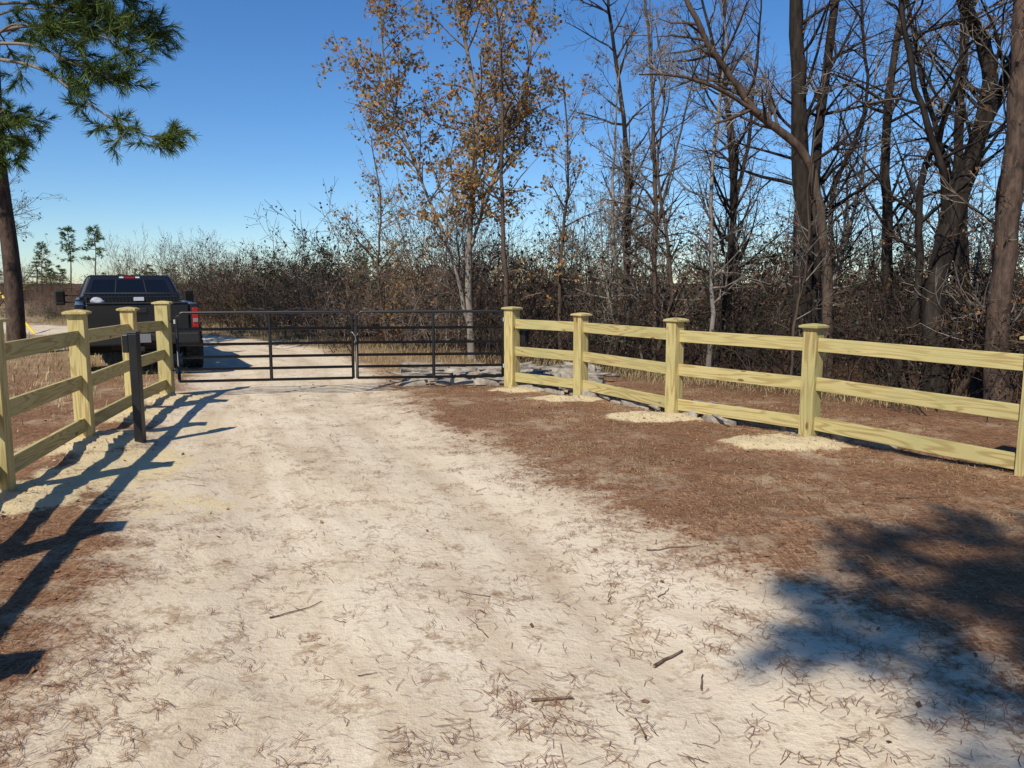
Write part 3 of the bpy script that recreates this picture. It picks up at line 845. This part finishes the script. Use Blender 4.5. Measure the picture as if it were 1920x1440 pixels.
cabp = [(1.04, .55), (2.95, .52)] + arch(3.62, .53, .60) + [(4.6, .62), (4.66, .85), (4.6, 1.17), (4.4, 1.25), (3.3, 1.32), (3.0, 1.33), (1.04, 1.33)]
prof_extrude('cab_and_hood', cabp, -W, W, PAINT, tk, .05)
box('grille', (1.5, .06, .38), (0, 4.66, .95), CHROME, tk, .02)
box('front_bumper', (1.95, .2, .26), (0, 4.72, .63), DARKP, tk, .03)
for s in (-1, 1): box('head_light', (.3, .06, .22), (s * .83, 4.64, 1.0), WHITEL, tk, .02)
bm = bmesh.new()
lo = [(-.93, 1.10), (.93, 1.10), (.93, 3.25), (-.93, 3.25)]; hi = [(-.74, 1.26), (.74, 1.26), (.74, 2.65), (-.74, 2.65)]
a = [bm.verts.new((x, y, 1.325)) for x, y in lo]; c = [bm.verts.new((x, y, 1.80)) for x, y in hi]
for i in range(4): bm.faces.new((a[i], a[(i + 1) % 4], c[(i + 1) % 4], c[i]))
bm.faces.new(c); bm.faces.new(a[::-1])
bmesh.ops.recalc_face_normals(bm, faces=bm.faces)
me = bpy.data.meshes.new('cab_roof'); bm.to_mesh(me); bm.free(); me.materials.append(PAINT)
o = link(bpy.data.objects.new('cab_roof', me), tk); md = o.modifiers.new('b', 'BEVEL'); md.width = .07; md.segments = 4
def quad(name, pts, off, mat, th=.006):
    pts = [Vector(p) for p in pts]; n = (pts[1] - pts[0]).cross(pts[2] - pts[0]).normalized()
    bm = bmesh.new(); a = [bm.verts.new(p + n * off) for p in pts]; c = [bm.verts.new(p + n * (off + th)) for p in pts]
    k = len(pts)
    for i in range(k): bm.faces.new((a[i], a[(i + 1) % k], c[(i + 1) % k], c[i]))
    bm.faces.new(a[::-1]); bm.faces.new(c); bmesh.ops.recalc_face_normals(bm, faces=bm.faces)
    me = bpy.data.meshes.new(name); bm.to_mesh(me); bm.free(); me.materials.append(mat)
    return link(bpy.data.objects.new(name, me), tk)
def lerp3(A, B, t): return tuple(A[i] + (B[i] - A[i]) * t for i in range(3))
def face_panel(name, A, B, C, D, u0, u1, v0, v1, mat, off=.003):
    def pt(u, v): return lerp3(lerp3(A, B, u), lerp3(D, C, u), v)
    return quad(name, [pt(u0, v0), pt(u1, v0), pt(u1, v1), pt(u0, v1)], off, mat)
A, B, C, D = (-.93, 1.10, 1.325), (.93, 1.10, 1.325), (.74, 1.26, 1.80), (-.74, 1.26, 1.80)
face_panel('rear_window', A, B, C, D, .09, .91, .14, .80, GLASS)
for k, (u0, u1) in enumerate(((.34, .345), (.655, .66))):
    face_panel('window_divider_%d' % k, A, B, C, D, u0, u1 + .006, .14, .80, DARKP, .011)
face_panel('high_brake_light', A, B, C, D, .44, .56, .86, .93, REDL, .004)
face_panel('cargo_light_1', A, B, C, D, .38, .43, .87, .93, WHITEL, .004)
face_panel('cargo_light_2', A, B, C, D, .57, .62, .87, .93, WHITEL, .004)
A, B, C, D = (.93, 1.10, 1.325), (.93, 3.25, 1.325), (.74, 2.65, 1.80), (.74, 1.26, 1.80)
face_panel('side_window_rear_r', A, B, C, D, .08, .46, .1, .85, GLASS); face_panel('side_window_front_r', A, B, C, D, .5, .92, .1, .85, GLASS)
A, B, C, D = (-.93, 3.25, 1.325), (-.93, 1.10, 1.325), (-.74, 1.26, 1.80), (-.74, 2.65, 1.80)
face_panel('side_window_rear_l', A, B, C, D, .54, .92, .1, .85, GLASS); face_panel('side_window_front_l', A, B, C, D, .08, .5, .1, .85, GLASS)
A, B, C, D = (.93, 3.25, 1.325), (-.93, 3.25, 1.325), (-.74, 2.65, 1.80), (.74, 2.65, 1.80)
face_panel('windshield', A, B, C, D, .06, .94, .08, .92, GLASS)
for s in (-1, 1):
    box('mirror_arm', (.3, .04, .03), (s * 1.08, 2.85, 1.38), DARKP, tk, .008)
    box('mirror_arm_lower', (.3, .04, .03), (s * 1.08, 2.85, 1.24), DARKP, tk, .008)
    box('tow_mirror', (.19, .1, .32), (s * 1.26, 2.83, 1.34), DARKP, tk, .035)
    box('mirror_glass', (.14, .01, .2), (s * 1.26, 2.777, 1.36), GLASS, tk, .003)
box('toolbox', (1.66, .5, .3), (0, .7, 1.22), DARKP, tk, .02)
box('toolbox_latch_plate', (.18, .012, .07), (.1, .405, 1.34), WHITEL, tk, .003)
m = M()
for x in np.linspace(-.78, .78, 27): m.tube([Vector((x, .42, 1.10)), Vector((x, .42, 1.44))], [.008, .008], 4, 0)
for z in (1.14, 1.2, 1.26, 1.32, 1.38): m.tube([Vector((-.8, .42, z)), Vector((.8, .42, z))], [.006, .006], 4, 0)
m.tube([Vector((-.82, .42, 1.1)), Vector((-.82, .42, 1.45)), Vector((.82, .42, 1.45)), Vector((.82, .42, 1.1))], [.02] * 4, 6, 0)
m.obj('bed_rack', [DARKP], tk)
bm = bmesh.new(); bmesh.ops.create_icosphere(bm, subdivisions=3, radius=.12)
for v in bm.verts:
    n_ = mnoise.noise(v.co * 9); v.co = Vector((v.co.x * .9, v.co.y * .8, v.co.z * .6)) * (1 + .35 * n_)
me = bpy.data.meshes.new('white_cloth'); bm.to_mesh(me); bm.free(); me.materials.append(simple('white_cloth', (.42, .42, .43), .9))
o = link(bpy.data.objects.new('white_cloth', me), tk); o.location = (-.62, -.95, 1.33)
def wheel(name, x, y, side):
    bm = bmesh.new(); seg = 48
    prof = [(.24, -.13), (.36, -.15), (.405, -.13), (.415, -.09), (.415, .09), (.405, .13), (.36, .15), (.24, .13)]
    rings = []
    for k in range(seg):
        a = 2 * pi * k / seg
        rings.append([bm.verts.new((px_, r * cos(a), r * sin(a))) for r, px_ in prof])
    for k in range(seg):
        r1, r2 = rings[k], rings[(k + 1) % seg]
        for i in range(len(prof)):
            j = (i + 1) % len(prof); bm.faces.new((r1[i], r1[j], r2[j], r2[i]))
    for k in range(24):
        for row, (bx0, bx1, sh) in enumerate(((-.15, -.065, 0), (-.045, .045, .5), (.065, .15, 0))):
            a = 2 * pi * (k + sh) / 24; da = 2 * pi / 24 * .34
            vs = []
            for r in (.40, .437):
                for aa in (a - da, a + da):
                    for xx in (bx0, bx1): vs.append(bm.verts.new((xx, r * cos(aa), r * sin(aa))))
            for fc in ((4, 5, 7, 6), (0, 4, 6, 2), (1, 3, 7, 5), (0, 1, 5, 4), (2, 6, 7, 3)): bm.faces.new([vs[i] for i in fc])
    bmesh.ops.recalc_face_normals(bm, faces=bm.faces)
    me = bpy.data.meshes.new(name); bm.to_mesh(me); bm.free(); me.materials.append(RUB)
    o = link(bpy.data.objects.new(name, me), tk); o.location = (x, y, .43)
    bm = bmesh.new()
    bmesh.ops.create_cone(bm, cap_ends=True, segments=32, radius1=.245, radius2=.245, depth=.2, matrix=Matrix.Rotation(pi / 2, 4, 'Y'))
    me = bpy.data.meshes.new(name + '_rim'); bm.to_mesh(me); bm.free(); me.materials.append(DARKP)
    o = link(bpy.data.objects.new(name + '_rim', me), tk); o.location = (x, y, .43)
    m = M()
    for k in range(8):
        a = 2 * pi * k / 8
        m.tube([Vector((side * .12, .05 * cos(a), .05 * sin(a))), Vector((side * .12, .23 * cos(a), .23 * sin(a)))], [.03, .022], 5, 0)
    m.obj(name + '_spokes', [DARKP], tk, (x, y, .43))
for n_, x, y in (('wheel_rl', -.96, 0), ('wheel_rr', .96, 0), ('wheel_fl', -.96, 3.62), ('wheel_fr', .96, 3.62)):
    wheel(n_, x, y, 1 if x > 0 else -1)
box('rear_axle', (1.8, .12, .12), (0, 0, .43), DARKP, tk, .02)

# ------------------------------------------------------------------ utility pole with yellow guy guard
up = empty('utility_pole', (-23.0, 25.5, 0))
m = M()
m.tube([Vector((0, 0, 0)), Vector((0, 0, 9.5))], [.15, .11], 12, 0, True)
m.tube([Vector((-1.1, 0, 8.9)), Vector((1.1, 0, 8.9))], [.05, .05], 6, 0, True)
m.obj('pole', [BARK_BROWN], up)
m = M(); A = Vector((7.5, -.5, 0)); B = Vector((0, 0, 9.2))
m.tube([A, B], [.006, .006], 5, 0); m.obj('guy_wire', [STEEL], up)
m = M(); m.tube([A, A.lerp(B, .26)], [.035, .035], 8, 0, True); m.obj('guy_guard', [simple('yellow_plastic', (.75, .52, .02), .45)], up)

# ------------------------------------------------------------------ ground litter
rng = np.random.default_rng(4)
def scatter_strips(name, n, xr, yr, keep, lenr, wid, mat, curve=.25, zoff=.004, tilt=.08):
    x = rng.uniform(*xr, n); y = yr[0] + (yr[1] - yr[0]) * rng.random(n) ** 1.35
    k = keep(x, y); sel = rng.random(n) < k; x = x[sel]; y = y[sel]; n = len(x)
    a = rng.uniform(0, 2 * pi, n); L = rng.uniform(*lenr, n); c = rng.normal(0, curve, n)
    z = gheight(x, y) + .008 + zoff + rng.random(n) * .004
    V = np.zeros((n, 6, 3)); w = wid * rng.uniform(.7, 1.3, n)
    tl_ = rng.normal(0, tilt, n)
    for i, t in enumerate((-.5, 0, .5)):
        ang = a + c * (t) * 2
        cx = x + np.cos(a) * L * t - np.sin(a) * c * L * (t * t) * 1.6
        cy = y + np.sin(a) * L * t + np.cos(a) * c * L * (t * t) * 1.6
        zz = z + t * L * tl_ + .002
        nxv = -np.sin(ang) * w / 2; nyv = np.cos(ang) * w / 2
        V[:, 2 * i] = np.stack([cx + nxv, cy + nyv, zz], -1); V[:, 2 * i + 1] = np.stack([cx - nxv, cy - nyv, zz], -1)
    b = (np.arange(n) * 6)[:, None]
    Fq = np.concatenate([b + np.array([0, 1, 3, 2]), b + np.array([2, 3, 5, 4])], 0)
    me = mesh_np(name, V.reshape(-1, 3), Fq, mat)
    return link(bpy.data.objects.new(name, me))
def keep_litter(x, y):
    sd, lat, arc = road_full(x, y); mo, _ = mound(x, y)
    c = nz(x, y, 2.2, 9.2) * .5 + nz(x, y, 8.0, 2.2) * .75
    on = (np.clip((c - .05) * 1.4, 0.0, .7) + .045) * (1 - .5 * np.exp(-((np.abs(lat) - .8) / .3) ** 2))
    out = np.clip(.7 + c * 1.2, .1, 1)
    t = np.clip(.45 - sd / 1.1 + c * .9, 0, 1)
    return (on * (1 - t) + out * t) * (1 - .85 * np.clip(mo * 1.5, 0, 1))
scatter_strips('pine_needles', 260000, (-6, 7), (1.6, 12), keep_litter, (.025, .10), .0022, NEEDLE_B, .45)
def keep_leaf(x, y): return np.where(road_sd(x, y) > .1, .08, .9)
n = 3000
x = rng.uniform(-7, 8, n); y = 1.7 + 12 * rng.random(n) ** 1.2
s_ = rng.random(n) < keep_leaf(x, y); x = x[s_]; y = y[s_]; z = gheight(x, y) + .018
m = M(); R = random.Random(8)
for a, b_, c in zip(x, y, z):
    p = Vector((a, b_, c)); th = R.uniform(0, 6.28); s = R.uniform(.010, .026)
    u = Vector((cos(th), sin(th), R.gauss(0, .3))) * s; w = Vector((-sin(th), cos(th), R.gauss(0, .35))) * s * .55
    k = len(m.v); m.v += [p - u, p - u * .2 + w, p + u, p - u * .2 - w]; m.f.append((k, k + 1, k + 2, k + 3)); m.m.append(0)
m.obj('fallen_leaves', [LEAF_BROWN])
R = random.Random(19); m = M()
def stick(x, y, a, L, r, bnd=.02):
    p = [Vector((x + cos(a) * L * t + R.gauss(0, L * bnd), y + sin(a) * L * t + R.gauss(0, L * bnd), 0)) for t in np.linspace(-.5, .5, 6)]
    for q in p: q.z = gz(q.x, q.y) + .012 + r
    m.tube(p, [r * (1 - .5 * i / 5) for i in range(6)], 6, 0, True)
stick(.70, 3.25, .7, .20, .008, .01); stick(.16, 2.87, .1, .17, .007, .01); stick(-1.1, 3.72, .65, .28, .004)
stick(.80, 3.05, 1.3, .12, .005); stick(.48, 2.68, 1.7, .14, .004); stick(1.0, 4.55, .1, .35, .004); stick(3.1, 5.6, .2, .5, .006)
for k in range(150):
    stick(R.uniform(-5, 6), R.uniform(3, 11), R.uniform(0, 3.1), R.uniform(.05, .2), R.uniform(.0012, .003), .05)
m.obj('fallen_sticks', [bark_mat('stick_wood', (.16, .10, .06), (.34, .24, .16), 30, 1)])
def grass(name, n, fn, hr, w, mat, seed):
    R = np.random.default_rng(seed)
    x, y = fn(R, n)
    sd = road_sd(x, y); s_ = sd < -.05; x = x[s_]; y = y[s_]; n = len(x)
    z = gheight(x, y) - .01
    h = R.uniform(*hr, n); a = R.uniform(0, 2 * pi, n); ln = R.uniform(.2, 1.2, n) * h
    V = np.zeros((n, 5, 3)); px_ = -np.sin(a) * w; py_ = np.cos(a) * w
    dx, dy = np.cos(a) * ln, np.sin(a) * ln
    V[:, 0] = np.stack([x + px_, y + py_, z], -1); V[:, 1] = np.stack([x - px_, y - py_, z], -1)
    V[:, 2] = np.stack([x - px_ * .7 + dx * .35, y - py_ * .7 + dy * .35, z + h * .6], -1); V[:, 3] = np.stack([x + px_ * .7 + dx * .35, y + py_ * .7 + dy * .35, z + h * .6], -1)
    V[:, 4] = np.stack([x + dx, y + dy, z + h * .85], -1)
    me = bpy.data.meshes.new(name)
    b = np.arange(n) * 5
    fs = [(i, i + 1, i + 2, i + 3) for i in b.tolist()] + [(i + 3, i + 2, i + 4) for i in b.tolist()]
    me.from_pydata(V.reshape(-1, 3).tolist(), [], fs); me.materials.append(mat); me.update()
    return link(bpy.data.objects.new(name, me))
def fn1(R, n):
    s = R.random(n) * (TL - 16); x = []; y = []
    c = R.random(n) ** 1.2
    for a, b_ in zip(s, c):
        p, nr, i = bpoint(a); off = 1.0 - b_ * (5.5 if i < 6 else 1.3)
        x.append(p.x + nr.x * off); y.append(p.y + nr.y * off)
    return np.array(x) + R.normal(0, .15, n), np.array(y) + R.normal(0, .15, n)
grass('dry_grass', 42000, fn1, (.03, .2), .004, STRAW, 3)
def fn2(R, n):
    k = 260; cx = R.uniform(-2, 4.5, k); cy = R.uniform(5, 12, k); i = R.integers(0, k, n)
    return cx[i] + R.normal(0, .15, n), cy[i] + R.normal(0, .1, n)
grass('dry_grass', 16000, fn2, (.012, .05), .0024, STRAW, 4)
def fn3(R, n): return R.uniform(-30, -5.3, n), R.uniform(8, 34, n)
grass('dry_grass', 26000, fn3, (.04, .22), .006, STRAW, 5)

# slabs of bark / broken crust along the right fence and gate
R = random.Random(55); m = M()
SL = bark_mat('weathered_bark_slab', (0.19, 0.16, 0.125), (0.50, 0.435, 0.345), 7, 1)
def slab(x, y, L, w, h, a):
    k = len(m.v); n = 9; z = gz(x, y)
    top = []; bot = []
    tl_ = R.gauss(0, .10)
    for i in range(n):
        t = 2 * pi * i / n; r = R.uniform(.7, 1.15)
        u, v = cos(t) * L / 2 * r, sin(t) * w / 2 * r
        P = (x + u * cos(a) - v * sin(a), y + u * sin(a) + v * cos(a))
        bot.append(Vector((P[0], P[1], z - .05))); top.append(Vector((P[0] * .97 + x * .03, P[1] * .97 + y * .03, z + h + u * tl_ + R.gauss(0, .01))))
    m.v += bot + top + [Vector((x, y, z + h + .012))]
    for i in range(n):
        j = (i + 1) % n
        m.f.append((k + i, k + j, k + n + j, k + n + i)); m.m.append(0)
        m.f.append((k + n + i, k + n + j, k + 2 * n)); m.m.append(0)
for t in np.linspace(.02, .98, 95):
    seg = t * 3.4; i = min(int(seg), 3); fr_ = seg - i
    o_ = R.uniform(.02, .6)
    x = RP[i][0] + (RP[i + 1][0] - RP[i][0]) * fr_ + o_ * .8 + R.gauss(0, .05); y = RP[i][1] + (RP[i + 1][1] - RP[i][1]) * fr_ + o_ * .6 + R.gauss(0, .05)
    slab(x, y, R.uniform(.2, .7), R.uniform(.06, .18), R.uniform(.025, .075) + .08 * o_, math.atan2(-1.4, 1.1) + R.gauss(0, .25))
for k in range(26):
    t = R.random() * 3.3; i = int(t); fr_ = t - i; o_ = R.uniform(.05, .5)
    x = RP[i][0] + (RP[i + 1][0] - RP[i][0]) * fr_ + o_ * .8; y = RP[i][1] + (RP[i + 1][1] - RP[i][1]) * fr_ + o_ * .6
    a = math.atan2(-1.4, 1.1) + R.gauss(0, .3); L = R.uniform(.4, 1.2); z = .10 + R.uniform(0, .05)
    p = [Vector((x + cos(a) * L * t_, y + sin(a) * L * t_, z + R.gauss(0, .012))) for t_ in np.linspace(-.5, .5, 5)]
    m.tube(p, [R.uniform(.008, .03)] * 5, 6, 0, True)
for k in range(75):
    y_ = R.uniform(11.95, 13.3)
    slab(R.uniform(-1.6, 1.3), y_, R.uniform(.25, .9), R.uniform(.06, .22), R.uniform(.04, .10) + .10 * (y_ - 11.9), R.gauss(0.05, .25))
for k in range(40):
    x = R.uniform(-1.6, 1.2); y = R.uniform(12.0, 13.2); a = R.gauss(.1, .35); L = R.uniform(.5, 1.3); z = .09 + .12 * (y - 11.9)
    p = [Vector((x + cos(a) * L * t, y + sin(a) * L * t, z + R.gauss(0, .015))) for t in np.linspace(-.5, .5, 5)]
    m.tube(p, [R.uniform(.012, .04)] * 5, 6, 0, True)
m.obj('bark_slab_debris', [SL])

R = random.Random(65); m = M()
def pebble(x, y, s):
    z = gz(x, y) + .006; b0 = len(m.v)
    for i in range(5):
        t = 2 * pi * i / 5; m.v.append(Vector((x + cos(t) * s * R.uniform(.7, 1.2), y + sin(t) * s * R.uniform(.7, 1.2), z)))
    m.v.append(Vector((x + R.gauss(0, .2) * s, y, z + s * R.uniform(.5, .9))))
    for i in range(5): m.f.append((b0 + i, b0 + (i + 1) % 5, b0 + 5)); m.m.append(0)
for k in range(700): pebble(R.uniform(-4, 5), 1.9 + 8 * R.random() ** 1.5, R.uniform(.002, .007))
for (cx, cy, rx, ry, h, ys) in MOUNDS[:9]:
    for k in range(45): pebble(cx + R.gauss(0, rx * .6), cy + R.gauss(0, ry * .6), R.uniform(.004, .018))
pb = simple('pebble', (.42, .35, .25), .95, 0, .35, 60)
m.obj('pebbles', [pb])

# ------------------------------------------------------------------ light, sky, camera
SD_ = Vector((-.46, -.9, 1.0)).normalized()
el = math.asin(SD_.z); rot = math.atan2(SD_.x, SD_.y)
w = bpy.data.worlds.new('World'); scene.world = w; w.use_nodes = True
nt = w.node_tree; bg = nt.nodes['Background']
sky = nt.nodes.new('ShaderNodeTexSky'); sky.sky_type = 'NISHITA'; sky.sun_disc = False
sky.sun_elevation = el; sky.sun_rotation = rot % (2 * pi)
sky.air_density = 1.0; sky.dust_density = 0.0; sky.ozone_density = 3.6; sky.altitude = 0
hs = nt.nodes.new('ShaderNodeHueSaturation'); hs.inputs['Saturation'].default_value = 1.2
nt.links.new(sky.outputs[0], hs.inputs['Color'])
mx = nt.nodes.new('ShaderNodeMix'); mx.data_type = 'RGBA'; mx.blend_type = 'MULTIPLY'; mx.inputs[0].default_value = 1
mx.inputs[7].default_value = (.84, .98, 1.16, 1)
nt.links.new(hs.outputs[0], mx.inputs[6]); nt.links.new(mx.outputs[2], bg.inputs[0]); bg.inputs[1].default_value = 0.108
l = bpy.data.lights.new('sun', 'SUN'); l.energy = 4.95; l.angle = radians(.5); l.color = (1, .94, .83)
lo_ = link(bpy.data.objects.new('sun', l)); lo_.rotation_euler = (-SD_).to_track_quat('-Z', 'Y').to_euler(); lo_.location = (-10, -20, 25)
cam = bpy.data.cameras.new('camera'); cam.sensor_width = 36; cam.lens = 27.06; cam.clip_end = 3000; cam.clip_start = .05
co = link(bpy.data.objects.new('camera', cam)); co.location = (0, 0, 1.65); co.rotation_euler = (radians(90 - 7.5), 0, 0)
scene.camera = co
scene.view_settings.view_transform = 'Standard'; scene.view_settings.look = 'None'; scene.view_settings.exposure = 0
